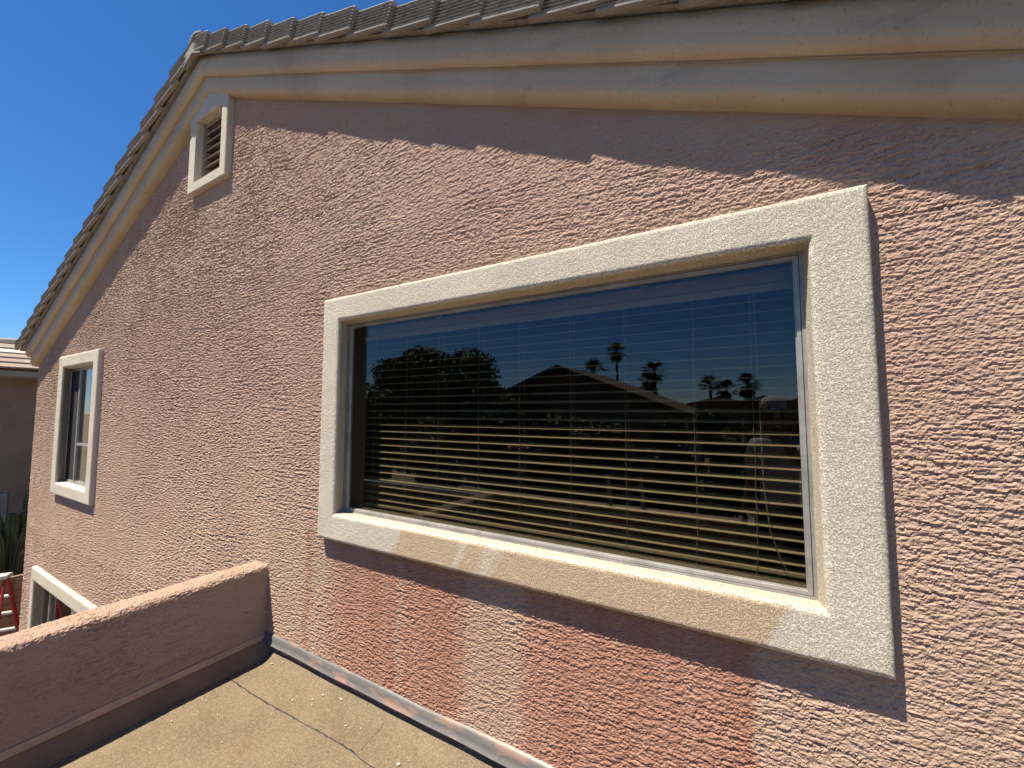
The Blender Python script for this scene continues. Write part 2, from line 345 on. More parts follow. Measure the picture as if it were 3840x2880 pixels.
# a room behind it
def room(x0, x1, z0, z1, y0, y1, hole, parent):
    mb = MB(); a, b, c, d = hole
    mb.poly([(x0, y1, z0), (x1, y1, z0), (x1, y1, z1), (x0, y1, z1)]).poly([(x0, y0, z0), (x0, y1, z0), (x0, y1, z1), (x0, y0, z1)]).poly([(x1, y0, z0), (x1, y0, z1), (x1, y1, z1), (x1, y1, z0)])
    mb.poly([(x0, y0, z0), (x1, y0, z0), (x1, y1, z0), (x0, y1, z0)]).poly([(x0, y0, z1), (x0, y1, z1), (x1, y1, z1), (x1, y0, z1)])
    for p, q, r, s in ((x0, x1, z0, c), (x0, x1, d, z1), (x0, a, c, d), (b, x1, c, d)): mb.poly([(p, y0, r), (p, y0, s), (q, y0, s), (q, y0, r)])
    for yy in ((.072, y0),):
        mb.poly([(a, yy[0], c), (b, yy[0], c), (b, yy[1], c), (a, yy[1], c)]).poly([(a, yy[0], d), (a, yy[1], d), (b, yy[1], d), (b, yy[0], d)])
        mb.poly([(a, yy[0], c), (a, yy[1], c), (a, yy[1], d), (a, yy[0], d)]).poly([(b, yy[0], c), (b, yy[0], d), (b, yy[1], d), (b, yy[1], c)])
    return mb.build('interior_wall', M['room'], parent)
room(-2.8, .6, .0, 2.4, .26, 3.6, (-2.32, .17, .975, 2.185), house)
# -- tall window further along the wall
FR2 = (-8.145, -6.60, .675, 2.163); GL2 = (-8.095, -6.65, .72, 2.118)
win2 = surround('window', (-8.083, -6.582, .521, 2.330), (-7.90, -6.745, .672, 2.174), (-8.02, -6.72, .672, 2.168), .055, .046, 160, 12, house, M['trim2'], .002, .001)
win2['label'] = 'tall two-pane window near the far corner in a cream surround'
FR2 = (-8.02, -6.72, .672, 2.168); GL2 = (-7.985, -6.755, .705, 2.135)
window_frame(FR2, GL2, .045, .062, win2, M['alu'])
MB().box((-7.60, .056, 1.42), (.035, .022, 1.43)).build('mullion', M['alu'], win2)
MB().box((-7.18, .056, 1.175), (.82, .018, .03)).build('mullion', M['alu'], win2)
MB().box((-7.80, .06, 1.42), (.37, .004, 1.43)).build('insect_screen', M['screen'], win2)
MB().box((-7.17, .066, 1.42), (.84, .004, 1.43)).build('pane', M['glass'], win2)
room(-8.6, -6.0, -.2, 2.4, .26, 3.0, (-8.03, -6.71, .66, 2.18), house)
# -- window low down behind the parapet
win3 = surround('window', (-8.668, -6.2, -1.95, -.533), (-8.535, -6.33, -1.8, -.70), (-8.60, -6.28, -1.8, -.70), .055, .046, 120, 10, house, M['trim2'], .002, .001)
win3['label'] = 'lower storey window in a cream surround, half hidden by the parapet'
window_frame((-8.60, -6.28, -1.8, -.70), (-8.565, -6.31, -1.77, -.73), .045, .062, win3, M['alu'])
MB().box((-8.23, .056, -1.25), (.03, .022, 1.03)).build('mullion', M['alu'], win3)
MB().box((-7.44, .064, -1.25), (2.27, .004, 1.05)).build('pane', M['glass'], win3)
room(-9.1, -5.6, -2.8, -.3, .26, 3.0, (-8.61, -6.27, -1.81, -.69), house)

# -- end wall: one displaced sheet with holes left for the openings
def colx():
    xs = [1.02]; 
    while xs[-1] > -9.32:
        x = xs[-1]; ph = math.atan2(x, 1.7175); rel = ph+YAW
        ppm = 413.4/math.cos(rel)**2*1.7175/(x*x+1.7175**2) if abs(rel) < 1.35 else 30
        xs.append(x-min(.022, max(.0030, 1.0/ppm)))
    xs[-1] = -9.32; return np.array(xs[::-1])
xs = colx()
def wallgrid(xs, zs): return np.meshgrid(xs, zs, indexing='ij')
HOLES = [(-2.34, .25, .88, 2.25), (-8.03, -6.65, .58, 2.27), (-8.62, -6.26, -1.88, -.62), (-4.40, -3.89, 3.66, 4.30)]
def wallpart(X, Z):
    h = stucco(X, Z)+.004*fbm(X*1.1, Z*1.1, 2, 77)
    # smoother hand-floated margin round the surrounds and under the fascia
    for a, b, c, d in ((xL, xR, zB, zT), (-8.083, -6.582, .521, 2.33)):
        dd = np.maximum(np.maximum(a-X, X-b), np.maximum(c-Z, Z-d)); h = h*(.45+.55*sstep(.0, .05, dd))
    de = (4.445-m_*np.abs(X-XA))-Z; h = h*(.4+.6*sstep(.0, .10, de))
    V = np.stack([X, -h, Z], -1).reshape(-1, 3); Q = gridq(*X.shape)
    cx = V[Q, 0].mean(1); cz = V[Q, 2].mean(1); keep = np.ones(len(Q), bool)
    keep &= cz < 4.49-m_*np.abs(cx-XA)
    for a, b, c, d in HOLES: keep &= ~((cx > a) & (cx < b) & (cz > c) & (cz < d))
    Q = Q[keep]; used = np.zeros(len(V), bool); used[Q.ravel()] = True; new = np.cumsum(used)-1
    return V[used], new[Q][:, ::-1]
X1, Z1 = wallgrid(xs, np.concatenate([np.arange(-.06, 2.7, .0043), np.arange(2.7, 4.51, .0062)]))
V1, Q1 = wallpart(X1, Z1)
xl = xs[xs < -3.0]; X2, Z2 = wallgrid(xl, np.linspace(GZ, -.06, 260)); V2, Q2 = wallpart(X2, Z2)
fastmesh('wall', np.concatenate([V1, V2]), np.concatenate([Q1, Q2+len(V1)])[:, ::-1], M['stucco'], house, False)
MB().poly([(-9.32, 0, GZ), (-9.32, 9, GZ), (-9.32, 9, 2.3), (-9.32, 0, 2.3)]).build('side_wall', M['stucco'], house)
MB().poly([(1.02, 0, GZ), (1.02, 9, GZ), (1.02, 9, 2.3), (1.02, 0, 2.3)]).build('side_wall', M['stucco'], house)

# -- gable vent
vt = .058
vo = empty('gable_vent_origin') if False else None
def pent_ring(a, b, c, d, y, peak):   # rectangle whose top follows the gable
    return [(a, y, c), (b, y, c), (b, y, d), ((a+b)/2, y, d+peak), (a, y, d)]
VX0, VX1, VZ0 = -4.486, -3.806, 3.60
zt_side = 4.47-m_*(.34)
rg = [pent_ring(VX0, VX1, VZ0, zt_side, .01, .14), pent_ring(VX0, VX1, VZ0, zt_side, -vt+.006, .14), pent_ring(VX0+.006, VX1-.006, VZ0+.006, zt_side, -vt, .14)]
ib = (-4.368, -3.893, 3.684, 4.275)
rg += [pent_ring(*ib, -vt, 0.0001), pent_ring(ib[0]+.004, ib[1]-.004, ib[2]+.004, ib[3]-.004, -vt+.01, .0001), pent_ring(ib[0]+.004, ib[1]-.004, ib[2]+.012, ib[3]-.004, .07, .0001)]
v = [p for r_ in rg for p in r_]; f = [(k*5+i, k*5+(i+1) % 5, k*5+5+(i+1) % 5, k*5+5+i) for k in range(len(rg)-1) for i in range(5)]
vent = mesh('gable_vent', v, f, M['trim2'], house); vent['label'] = 'small louvred vent in a cream surround under the gable peak'
for k in range(8):
    z = 3.72+.0785*k; MB().box((-4.13, .045, z), (.49, .07, .010), Matrix.Rotation(R(34), 3, 'X')).build('slat', M['louvre'], vent)
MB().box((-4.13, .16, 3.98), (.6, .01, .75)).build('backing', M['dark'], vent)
MB().box((-4.368, .03, 3.98), (.02, .06, .6)).build('vent_frame', M['louvre'], vent)

# -- fascia bands along both rakes
def sweep(name, prof, x0, x1, n, mat, wob=.003, seed=0):
    X = np.linspace(x0, x1, n); P = np.array(prof); V = np.zeros((n, len(P), 3)); V[..., 0] = X[:, None]
    V[..., 1] = P[None, :, 0]; V[..., 2] = P[None, :, 1]-m_*np.abs(X-XA)[:, None]
    V[..., 1] += wob*fbm(X*3, X*0, 3, seed)[:, None]*(P[None, :, 0] < -.02); V[..., 2] += wob*fbm(X*4, X*0+3, 3, seed+2)[:, None]
    Q = gridq(n, len(P)); o = fastmesh(name, V.reshape(-1, 3), Q, mat, house); return o
def arc(c, rx, rz, a0, a1, n): return [(c[0]+rx*math.cos(R(a0+(a1-a0)*i/n)), c[1]+rz*math.sin(R(a0+(a1-a0)*i/n))) for i in range(n+1)]
lower = [(.01, 4.443), (-.02, 4.446)]+arc((-.03, 4.50), .055, .054, 270, 180, 7)+[(-.086, 4.545), (-.085, 4.60)]
upper = [(-.078, 4.583), (-.10, 4.580)]+arc((-.096, 4.642), .044, .060, 270, 180, 7)+[(-.139, 4.69), (-.141, 4.742), (-.11, 4.748)]
for a, b in ((-9.37, XA), (XA, 1.35)):
    sweep('rake_moulding', lower, a, b, 120, M['fascia'], .004, 11); sweep('rake_fascia', upper, a, b, 120, M['fascia'], .004, 17)
for prof in (lower, upper):
    MB().poly([(-9.37, y, z-m_*abs(-9.37-XA)) for y, z in prof]+[(-9.37, .01, prof[-1][1]-m_*abs(-9.37-XA))]).build('rake_end', M['fascia'], house)

# -- roof: slab and rake tiles
ca = math.cos(math.atan(m_)); sa = math.sin(math.atan(m_))
def slab(z, thick, y0, y1, x0, x1):
    P = []; 
    for x in (x0, XA, x1): P += [(x, y0, zr(z, x)), (x, y1, zr(z, x)), (x, y1, zr(z-thick, x)), (x, y0, zr(z-thick, x))]
    f = [(3, 2, 1, 0), (8, 9, 10, 11)]
    for k in (0, 4): f += [(k+a, k+(a+1) % 4, k+4+(a+1) % 4, k+4+a) for a in range(4)]
    return P, f
roof = mesh('roof', *slab(4.80, .045, -.165, 9, -9.55, 1.5), M['tile'], house); roof['label'] = 'low pitched roof edged with grey ribbed concrete tiles'
prof = [(-.028, .0), (-.002, .0), (.001, .003), (.0015, .011), (-.006, .0135)]
h = .0165
for i in range(6): prof += [(.0005, h+.001), (.0025, h+.006), (-.001, h+.0095), (-.012, h+.0110), (-.012, h+.0160)]; h += .0172
prof += [(.0, .128), (-.003, .134), (-.012, .137)]
o_ = -.02
for i in range(5): prof += [(o_, .137), (o_-.012, .137), (o_-.016, .132), (o_-.02, .137)]; o_ -= .024
prof += [(-.25, .137), (-.25, .112), (-.028, .110)]
TL = .405
def tile_mesh(sgn, cut=0):
    v = []; f = []; n = len(prof); S = [max(q, cut) for q in (0, cut+.02, .24, .33, .385, TL)]
    d = Vector((sgn*ca, 0, -sa)); nn = Vector((sgn*sa, 0, ca))
    for k, s in enumerate(S):
        rnd = .003 if k == len(S)-1 else 0
        for o, hh in prof:
            p = d*(s-TL)+nn*(hh+.060*(s-TL)-rnd*(hh > .05))+Vector((0, -1, 0))*(o+.058*(s-TL)-rnd*(o > -.01)); v.append(p)
    for k in range(len(S)-1):
        for i in range(n): f.append((k*n+i, k*n+(i+1) % n, (k+1)*n+(i+1) % n, (k+1)*n+i))
    f.append(tuple(range(n))[::-1]); f.append(tuple((len(S)-1)*n+i for i in range(n)))
    if sgn < 0: f = [q[::-1] for q in f]
    me = bpy.data.meshes.new('roof_tile'); me.from_pydata(v, [], f); me.update(); me.materials.append(M['tile']); return me
tm = {1: tile_mesh(1), -1: tile_mesh(-1)}
for sg in (1, -1):
    k = 0
    while True:
        x = (-3.583+.3141*k) if sg == 1 else (XA-.37-.3141*k)
        if x > 1.55 or x < -9.56: break
        o = bpy.data.objects.new('roof_tile', tm[sg]); o.location = (x, -.218+random.uniform(-.004, .004), zr(4.757, x)+random.uniform(-.004, .004)); o.rotation_euler = (random.uniform(-.012, .012), random.uniform(-.008, .008), random.uniform(-.012, .012)); COL.objects.link(o); o.parent = roof; k += 1
o = bpy.data.objects.new('roof_tile', tile_mesh(1, .13)); o.location = (-3.583-.3141, -.218, zr(4.757, -3.583-.3141)); COL.objects.link(o); o.parent = roof
# ridge cap that closes the peak
rp = [(-.155, -.105), (-.15, -.085), (-.03, -.035), (0, -.028), (.03, -.035), (.15, -.085), (.155, -.105), (.03, -.06), (0, -.053), (-.03, -.06)]
v = []
for y in (-.19, .2): v += [(XA+a*.75, y, 4.955+b*.75) for a, b in rp]
f = [(i, (i+1) % 10, 10+(i+1) % 10, 10+i) for i in range(10)]+[tuple(range(10))[::-1], tuple(range(10, 20))]
mesh('ridge_cap', v, f, M['tile'], roof)
pk_ = [(-.16, 4.655), (0, 4.722), (.16, 4.655), (.16, 4.745), (0, 4.812), (-.16, 4.745)]
v = [(XA+a, y, b) for y in (-.205, -.17) for a, b in pk_]; f = [tuple(range(6)), tuple(range(6, 12))[::-1]]+[(i, 6+i, 6+(i+1) % 6, (i+1) % 6) for i in range(6)]
mesh('peak_sun_block', v, f, M['tile'], roof)  # added plate that stops sun slipping under the tiles at the peak
MB().box((XA+.0, -.200, 4.872), (.035, .02, .035), Matrix.Rotation(R(12), 3, 'Y')).build('mortar', M['mortar_pale'], roof, bevel=.008)

# -- flashing at the foot of the wall
nf = 220; X = np.linspace(XP+.02, 1.02, nf); V = np.zeros((nf, 6, 3))
wv = .006*fbm(X*2.1, X*0, 3, 4); top = .058+.010*fbm(X*1.5, X*0+2, 2, 6)+.012*sstep(-2.9, -.8, X)
for j, (y, zf) in enumerate(((-.004, 1.06), (-.013, 1.0), (-.020, .9), (-.022, .45), (-.026, .2), (-.036, .02))): V[:, j, 0] = X; V[:, j, 1] = y+wv*(j > 1); V[:, j, 2] = top*zf+(.004+wv*.6)*(j > 3)
fastmesh('wall_flashing', V.reshape(-1, 3), gridq(nf, 6), M['flash'], house)

# ------------------------------------------------------------------ parapets
def parapet(name, prof, axis, a, b, n, nsub, label):
    """profile (offset, z) in the plane across the wall; swept along axis"""
    pts = []
    for p, q in zip(prof[:-1], prof[1:]):
        k = max(1, int(math.hypot(q[0]-p[0], q[1]-p[1])/(nsub if max(p[1], q[1]) > -.2 and min(p[1], q[1]) > -1 else .3))); pts += [(p[0]+(q[0]-p[0])*i/k, p[1]+(q[1]-p[1])*i/k) for i in range(k)]
    pts.append(prof[-1]); P = np.array(pts); T = np.linspace(a, b, n)
    tx = np.gradient(P[:, 0]); tz = np.gradient(P[:, 1]); L = np.hypot(tx, tz); nx_, nz_ = tz/L, -tx/L
    arc_ = np.concatenate([[0], np.cumsum(np.hypot(np.diff(P[:, 0]), np.diff(P[:, 1])))])
    TT_, AA = np.meshgrid(T, arc_, indexing='ij'); hgt = stucco(TT_+20, AA+3.)*1.15+.004*fbm(TT_*2, AA*3, 2, 55)
    O = P[None, :, 0]+nx_[None, :]*hgt; Zc = P[None, :, 1]+nz_[None, :]*hgt
    V = np.stack([O, TT_, Zc], -1) if axis == 'Y' else np.stack([TT_, O, Zc], -1)
    Q = gridq(n, len(P)); o = fastmesh(name, V.reshape(-1, 3), Q if axis == 'Y' else Q[:, ::-1], M['stucco'], None, False); return tag(o, label, 'wall')
rc = .02
pl = parapet('parapet_wall', [(XB, GZ), (XB, ZP-rc), (XB+rc*.3, ZP-rc*.3), (XB+rc, ZP-.004), (XP-rc, ZP), (XP-rc*.3, ZP-rc*.3), (XP, ZP-rc), (XP, .04)][::-1], 'Y', YF, .01, 680, .0048, 'low pink stucco parapet running out from the house wall')
pl2 = parapet('parapet_wall', [(YF-.17, GZ), (YF-.17, ZP-rc), (YF-.17+rc, ZP), (YF-rc, ZP), (YF, ZP-rc), (YF, -.02)][::-1], 'X', XB, 3.0, 300, .012, 'far pink stucco parapet of the roof deck mirrored in the wide window')
mf = simple('painted_flashing', (.56, .385, .29), .6, .12, 6)
MB().box((XP+.006, YF/2, .030), (.016, -YF, .040)).build('base_flashing', mf, pl, bevel=.003)
M['lap'] = simple('smooth_brown_coating', (.30, .19, .11), .75, .18, 5, bump=.004, bscale=12)
lx = np.array([.002, .006, .012, .02, .03, .042, .056, .072, .09]); ly = np.linspace(YF, -.02, 60); LX, LY = np.meshgrid(lx, ly, indexing='ij')
LZ = DZ+.003+.092*np.clip(1-LX/.10, 0, 1)**2.2+.055*np.clip(1+LY/.11, 0, 1)**2+.005*fbm((LX+XP)*2.2, LY*2.2, 3, 5)+.003*fbm(LX*20, LY*4, 2, 15)
fastmesh('base_lap', np.stack([LX+XP, LY, LZ], -1).reshape(-1, 3), gridq(len(lx), 60), M['lap'], pl)

# ------------------------------------------------------------------ blind inside the wide window
YB = .165; bl = empty('window_blind', (-1.05, .20, .96)); tag(bl, 'cream venetian blind hanging open behind the wide window', 'blind')
BX0, BX1 = -2.238, .145
def slat_mesh():
    W = .049; n = 5; v = []; nxs = 13; th = .0022
    for i in range(nxs):
        x = BX0+(BX1-BX0)*i/(nxs-1)
        for s in (1, -1):
            for k in range(n):
                u = k/(n-1); y = W*u*math.cos(R(11)); z = W*u*math.sin(R(11))+.0018*math.sin(math.pi*u)+th*.5*s; v.append((x, y, z))
    f = []; m = 2*n; ring = list(range(n))+list(range(2*n-1, n-1, -1))
    for i in range(nxs-1):
        for k in range(m): a, b = ring[k], ring[(k+1) % m]; f.append((i*m+a, (i+1)*m+a, (i+1)*m+b, i*m+b))
    f.append(tuple(ring)); f.append(tuple((nxs-1)*m+r for r in ring[::-1]))
    me = bpy.data.meshes.new('slat'); me.from_pydata(v, [], f); me.update(); me.materials.append(M['blind']); return me
sm = slat_mesh()
for k in range(24):
    o = bpy.data.objects.new('slat', sm); o.location = (random.uniform(-.002, .002), YB+random.uniform(-.001, .001), 1.030+.0437*k+random.uniform(-.0012, .0012)); o.rotation_euler = (random.uniform(-.03, .03), random.uniform(-.0006, .0006), 0); COL.objects.link(o); child(o, bl)
MB().box((-1.046, YB+.022, .995), (BX1-BX0, .045, .018)).build('bottom_rail', M['blind'], bl, bevel=.004)
MB().box((-1.046, YB+.025, 2.13), (BX1-BX0, .055, .055)).build('head_rail', M['blind'], bl, bevel=.003)
MB().box((-1.046, YB-.012, 2.082), (BX1-BX0+.02, .008, .03)).build('valance', M['blind'], bl, bevel=.002)
for x in (-1.62, -.42): MB().box((x, YB-.004, 2.14), (.035, .006, .05)).build('bracket', M['blind'], bl)
for x in (-2.157, -1.876, -1.617, -1.326, -1.065, -.78, -.514, -.226, -.013):
    for yy, r_ in ((YB-.003, .0011), (YB+.05, .0011)):
        pts = [(x+random.uniform(-.0015, .0015), yy, .99+1.10*i/10) for i in range(11)]
        if yy < YB: pts[0] = (x-.008, yy, .972)
        MB().tube(pts, r_, 5).build('ladder_cord', M['cord'], bl)
MB().tube([(.004, YB-.012, 2.08), (.006, YB-.012, 1.8), (.010, YB-.012, 1.55), (.012, YB-.013, 1.33), (.028, YB-.013, 1.15), (.058, YB-.013, 1.05), (.088, YB-.012, .99)], .0014, 6).build('pull_cord', M['cord'], bl)

# ------------------------------------------------------------------ paint flakes on the deck
flk = [(-2.13, -.06, .030), (-2.261, -.085, .016), (-2.284, -.138, .012), (-2.376, -.2, .010), (-2.244, -.169, .012), (-1.947, -.17, .012), (-1.861, -.142, .012), (-1.523, -.202, .022), (-2.75, -.04, .014), (-2.82, -.07, .018), (-2.80, -.458, .012), (-2.389, -.563, .010), (-2.78, -.632, .010), (-2.05, -.40, .008), (-2.55, -.15, .008), (-1.7, -.42, .010), (-2.2, -.62, .008), (-2.62, -.48, .007)]
big = True
for i, (x, y, s) in enumerate(flk):
    n = 6; a0 = random.random()*6; pr = [(math.cos(a0+2*math.pi*k/n)*s*.5*random.uniform(.5, 1.2), math.sin(a0+2*math.pi*k/n)*s*.32*random.uniform(.5, 1.2)) for k in range(n)]
    zc = deckz(x, y)+.004; v = [(a, b, .0015+random.uniform(0, .004)) for a, b in pr]+[(a, b, 0) for a, b in pr]
    f = [tuple(range(n)), tuple(range(n, 2*n))[::-1]]+[(k, n+k, n+(k+1) % n, (k+1) % n) for k in range(n)]
    o = mesh('paint_flake', v, f, M['flake']); o.location = (x, y, zc)
    tag(o, ['largest pale paint flake on the roof deck, below the wall flashing', 'pale paint flake near the bottom edge of the roof deck'][0 if i == 0 else 1] if i in (0, 7) else 'tiny pale paint flake lying on the brown roof deck', 'flake', None if i in (0, 7) else 'tiny paint flakes on the deck')
#PART2
# ------------------------------------------------------------------ neighbour's house beyond the corner
M['nwall'] = simple('tan_stucco', (.30, .235, .175), .9, .1, 3, bump=.006, bscale=45)
M['gutter'] = simple('grey_gutter', (.36, .37, .36), .5, .08, 5)
def mk_ntile(name, a, b):
    t = NT(name); oi = t.add('ShaderNodeObjectInfo'); c = t.mix(oi.outputs['Random'], a, b); c = t.mix(t.mr(t.noise(14, 4, .7), .45, .75, 0, .5), c, tuple(x*.6 for x in a)); return t.fin(c, .85, t.bump(t.noise(40, 3), .5, .004), 0, .25)
M['ntile'] = mk_ntile('tan_roof_tile', (.33, .27, .22), (.40, .34, .28)); M['lit_tile'] = mk_ntile('lit_roof_tile', (.62, .56, .46), (.70, .64, .54))  # second one: bright light on a single row, put into a paler colour
nb = empty('neighbour_house', (-14, 3, GZ)); tag(nb, 'tan stucco house with a tiled roof and grey gutter beyond the corner', 'house')
NY0, NY1 = -.75, 9.0
MB().box((-13.6, (NY0+NY1)/2, (GZ+2.25)/2), (2.0, NY1-NY0, 2.25-GZ)).build('wall', M['nwall'], nb)
ex, ez = -12.12, 2.43; rx = -13.5
nroof = mesh('roof', [(ex, NY0-.3, ez-.03), (ex, NY1, ez-.03), (rx, NY1, ez-.03+.4166*(ex-rx)), (rx, NY0-.3, ez-.03+.4166*(ex-rx)), (rx-2.2, NY1, ez-.2), (rx-2.2, NY0-.3, ez-.2), (ex, NY0-.3, ez-.1), (ex, NY1, ez-.1)], [(0, 1, 2, 3), (3, 2, 4, 5), (0, 6, 7, 1)], M['ntile'], nb)
MB().box((ex+.02, (NY0+NY1)/2, ez-.115), (.10, NY1-NY0+.6, .11)).build('gutter', M['gutter'], nb, bevel=.015)
MB().box((ex-.25, (NY0+NY1)/2, ez-.19), (.55, NY1-NY0+.6, .02)).build('soffit', M['nwall'], nb)
tv = [(-.02, -.149, 0), (.36, -.149, -.0), (.36, .149, 0), (-.02, .149, 0), (-.02, -.149, -.035), (.36, -.149, -.035), (.36, .149, -.035), (-.02, .149, -.035)]
tmn = bpy.data.meshes.new('roof_tile'); tmn.from_pydata(tv, [], [(0, 1, 2, 3), (7, 6, 5, 4), (0, 4, 5, 1), (1, 5, 6, 2), (2, 6, 7, 3), (3, 7, 4, 0)]); tmn.update(); tmn.materials.append(M['ntile'])
tmp_ = tmn.copy(); tmp_.materials.clear(); tmp_.materials.append(M['lit_tile'])
bpy.context.view_layer.update()
for r_ in range(5):
    s = 1.36-.30*r_
    for k in range(9):
        y = NY0-.1+.30*k+(.15 if r_ % 2 else 0); x = ex-s*.923; z = ez+s*.3846+.012
        o = bpy.data.objects.new('roof_tile', tmp_ if r_ == 1 else tmn); o.location = (x, y, z+.03); o.rotation_euler = (0, math.atan(.4166)-.09, 0); COL.objects.link(o); child(o, nroof)
for k in range(8):
    o = MB().tube([(rx, NY0-.2+.34*k, ez+.4166*(ex-rx)+.0), (rx, NY0+.19+.34*k, ez+.4166*(ex-rx)+.02)], [.10, .115], 8).build('ridge_cap', M['ntile'], nroof)
nv = MB().box((-12.585, .10, -.30), (.03, .42, .62)).build('wall_vent', M['gutter'], nb)
for k in range(9): MB().box((-12.565, .10, -.56+.062*k), (.02, .34, .03), Matrix.Rotation(R(30), 3, 'Y')).build('slat', M['gutter'], nv)

# ------------------------------------------------------------------ side yard: block wall, cactus, stepladder
M['block'] = simple('clay_block', (.30, .185, .125), .9, .15, 3, bump=.004, bscale=50); M['mortar'] = simple('mortar', (.22, .15, .11), .95, .1)
bw = empty('block_wall', (-11.05, 2, GZ)); tag(bw, 'reddish brown block wall behind the red stepladder', 'wall'); bpy.context.view_layer.update()
MB().box((-11.05, 2.4, (GZ-1.22)/2), (.12, 6.4, -1.22-GZ)).build('mortar_core', M['mortar'], bw)
bb = MB().box((0, 0, 0), (.145, .385, .19)); bmesh_ = bb.build('block', M['block'], bw, bevel=.006); bmesh_.location = (-11.05, -.55, GZ+.1); first = True
for r_ in range(8):
    for k in range(16):
        y = -.6+.40*k+(.2 if r_ % 2 else 0)
        if first: o = bmesh_; first = False
        else: o = bmesh_.copy(); COL.objects.link(o); o.parent = bw; o.matrix_parent_inverse = bmesh_.matrix_parent_inverse
        o.location = (-11.05+random.uniform(-.003, .003), y, GZ+.1+.2*r_)
tc = NT('cactus_skin'); cc = tc.mix(tc.mr(tc.noise(5, 4), .3, .7), (.045, .085, .028), (.085, .135, .05)); M['cactus'] = tc.fin(cc, .6, tc.bump(tc.noise(60), .4, .004), 0, .3)
M['spine'] = simple('cactus_spine', (.50, .46, .36), .8, .1)
cact = empty('cactus', (-11.75, .25, GZ)); tag(cact, 'clump of ribbed columnar cactus stems in the side yard', 'cactus'); bpy.context.view_layer.update()
def stem(x, y, z1, r, lean=(0, 0), z0=-1.7):
    n = 20; H = 16; v = []; f = []
    for i in range(H+1):
        t = i/H; rr = r*(1-.75*max(0, (t-.86)/.14)**2.2)*(.92+.08*math.sin(t*3)); z = z0+(z1-z0)*t; ox = lean[0]*t*t; oy = lean[1]*t*t
        for k in range(n): a = 2*math.pi*k/n; q = rr*(1.12 if k % 2 == 0 else .80); v.append((x+ox+q*math.cos(a), y+oy+q*math.sin(a), z))
    for i in range(H):
        for k in range(n): f.append((i*n+k, i*n+(k+1) % n, (i+1)*n+(k+1) % n, (i+1)*n+k))
    f.append(tuple(H*n+k for k in range(n)))
    o = mesh('stem', v, f, M['cactus'], cact)
    sp = MB()
    for i in range(2, 2*H+1):
        t = i/(2*H); rr = r*(1-.75*max(0, (t-.86)/.14)**2.2)*(.92+.08*math.sin(t*3))*1.12; z = z0+(z1-z0)*t; ox = lean[0]*t*t; oy = lean[1]*t*t
        for k in range(0, n, 2):
            a = 2*math.pi*k/n; c, s_ = math.cos(a), math.sin(a); p = Vector((x+ox+rr*c, y+oy+rr*s_, z)); e = .016
            sp.poly([p+Vector((-s_*e*.4, c*e*.4, -e*.5)), p+Vector((s_*e*.4, -c*e*.4, -e*.5)), p+Vector((c*e, s_*e, e))])
    bpy.context.view_layer.update(); sp.build('spines', M['spine'], o)
for a in [(-11.65, .24, -.22, .085, (0, .0)), (-11.75, .36, -.24, .07, (0, .02)), (-11.9, .455, .17, .07, (.0, .03)), (-11.62, .37, -.45, .055, (.0, .05)), (-11.6, .30, -.62, .05, (.05, .06)), (-11.7, .07, -.15, .10, (.02, -.05)), (-11.55, .13, -.55, .06, (.05, -.06)), (-11.9, .14, -.35, .07, (0, -.02)), (-11.55, .42, -.78, .05, (.05, .08)), (-11.5, .34, -.9, .045, (.06, .02))]: stem(*a)
M['red'] = simple('red_fibreglass', (.36, .022, .02), .45, .12, 10); M['alum'] = simple('bright_aluminium', (.70, .70, .69), .35, .05, 6, metal=.3)
sl = empty('stepladder', (-10.4, -.2, GZ)); tag(sl, 'red stepladder with bright metal treads standing in the side yard', 'ladder'); bpy.context.view_layer.update()
o_d = Vector((.85, -.53, 0)); t_d = Vector((.53, .85, 0)); apex = Vector((-10.4, -.16, -1.0))
def leg(side, frame, top, w_):
    tp = apex+t_d*(side*.19)+o_d*(frame*.05)+Vector((0, 0, -.06)); base = apex+t_d*(side*(.19+w_))+o_d*(frame*.52); base.z = GZ
    return tp, base
L = {}
for frn, w_ in ((1, .10), (-1, .12)):
    for sd_ in (-1, 1): L[frn, sd_] = leg(sd_, frn, 0, w_); MB().bar(*L[frn, sd_], .035 if frn == 1 else .075, .03, tuple(t_d)).build('rail', M['red'], sl, bevel=.004)
for frn in (1, -1):
    for k in range(1, 6):
        t = k/6.2; a = L[frn, -1][0].lerp(L[frn, -1][1], t); b = L[frn, 1][0].lerp(L[frn, 1][1], t)
        MB().bar(a, b, .085 if frn == -1 else .03, .028, (0, 0, 1)).build('tread', M['alum'], sl, bevel=.003)
MB().box(apex, (.17, .46, .06), Matrix((o_d, t_d, Vector((0, 0, 1)))).transposed()).build('top_cap', M['alum'], sl, bevel=.012)
for sd_ in (-1, 1): MB().bar(L[1, sd_][0].lerp(L[1, sd_][1], .5), L[-1, sd_][0].lerp(L[-1, sd_][1], .5), .02, .006).build('spreader', M['alum'], sl)

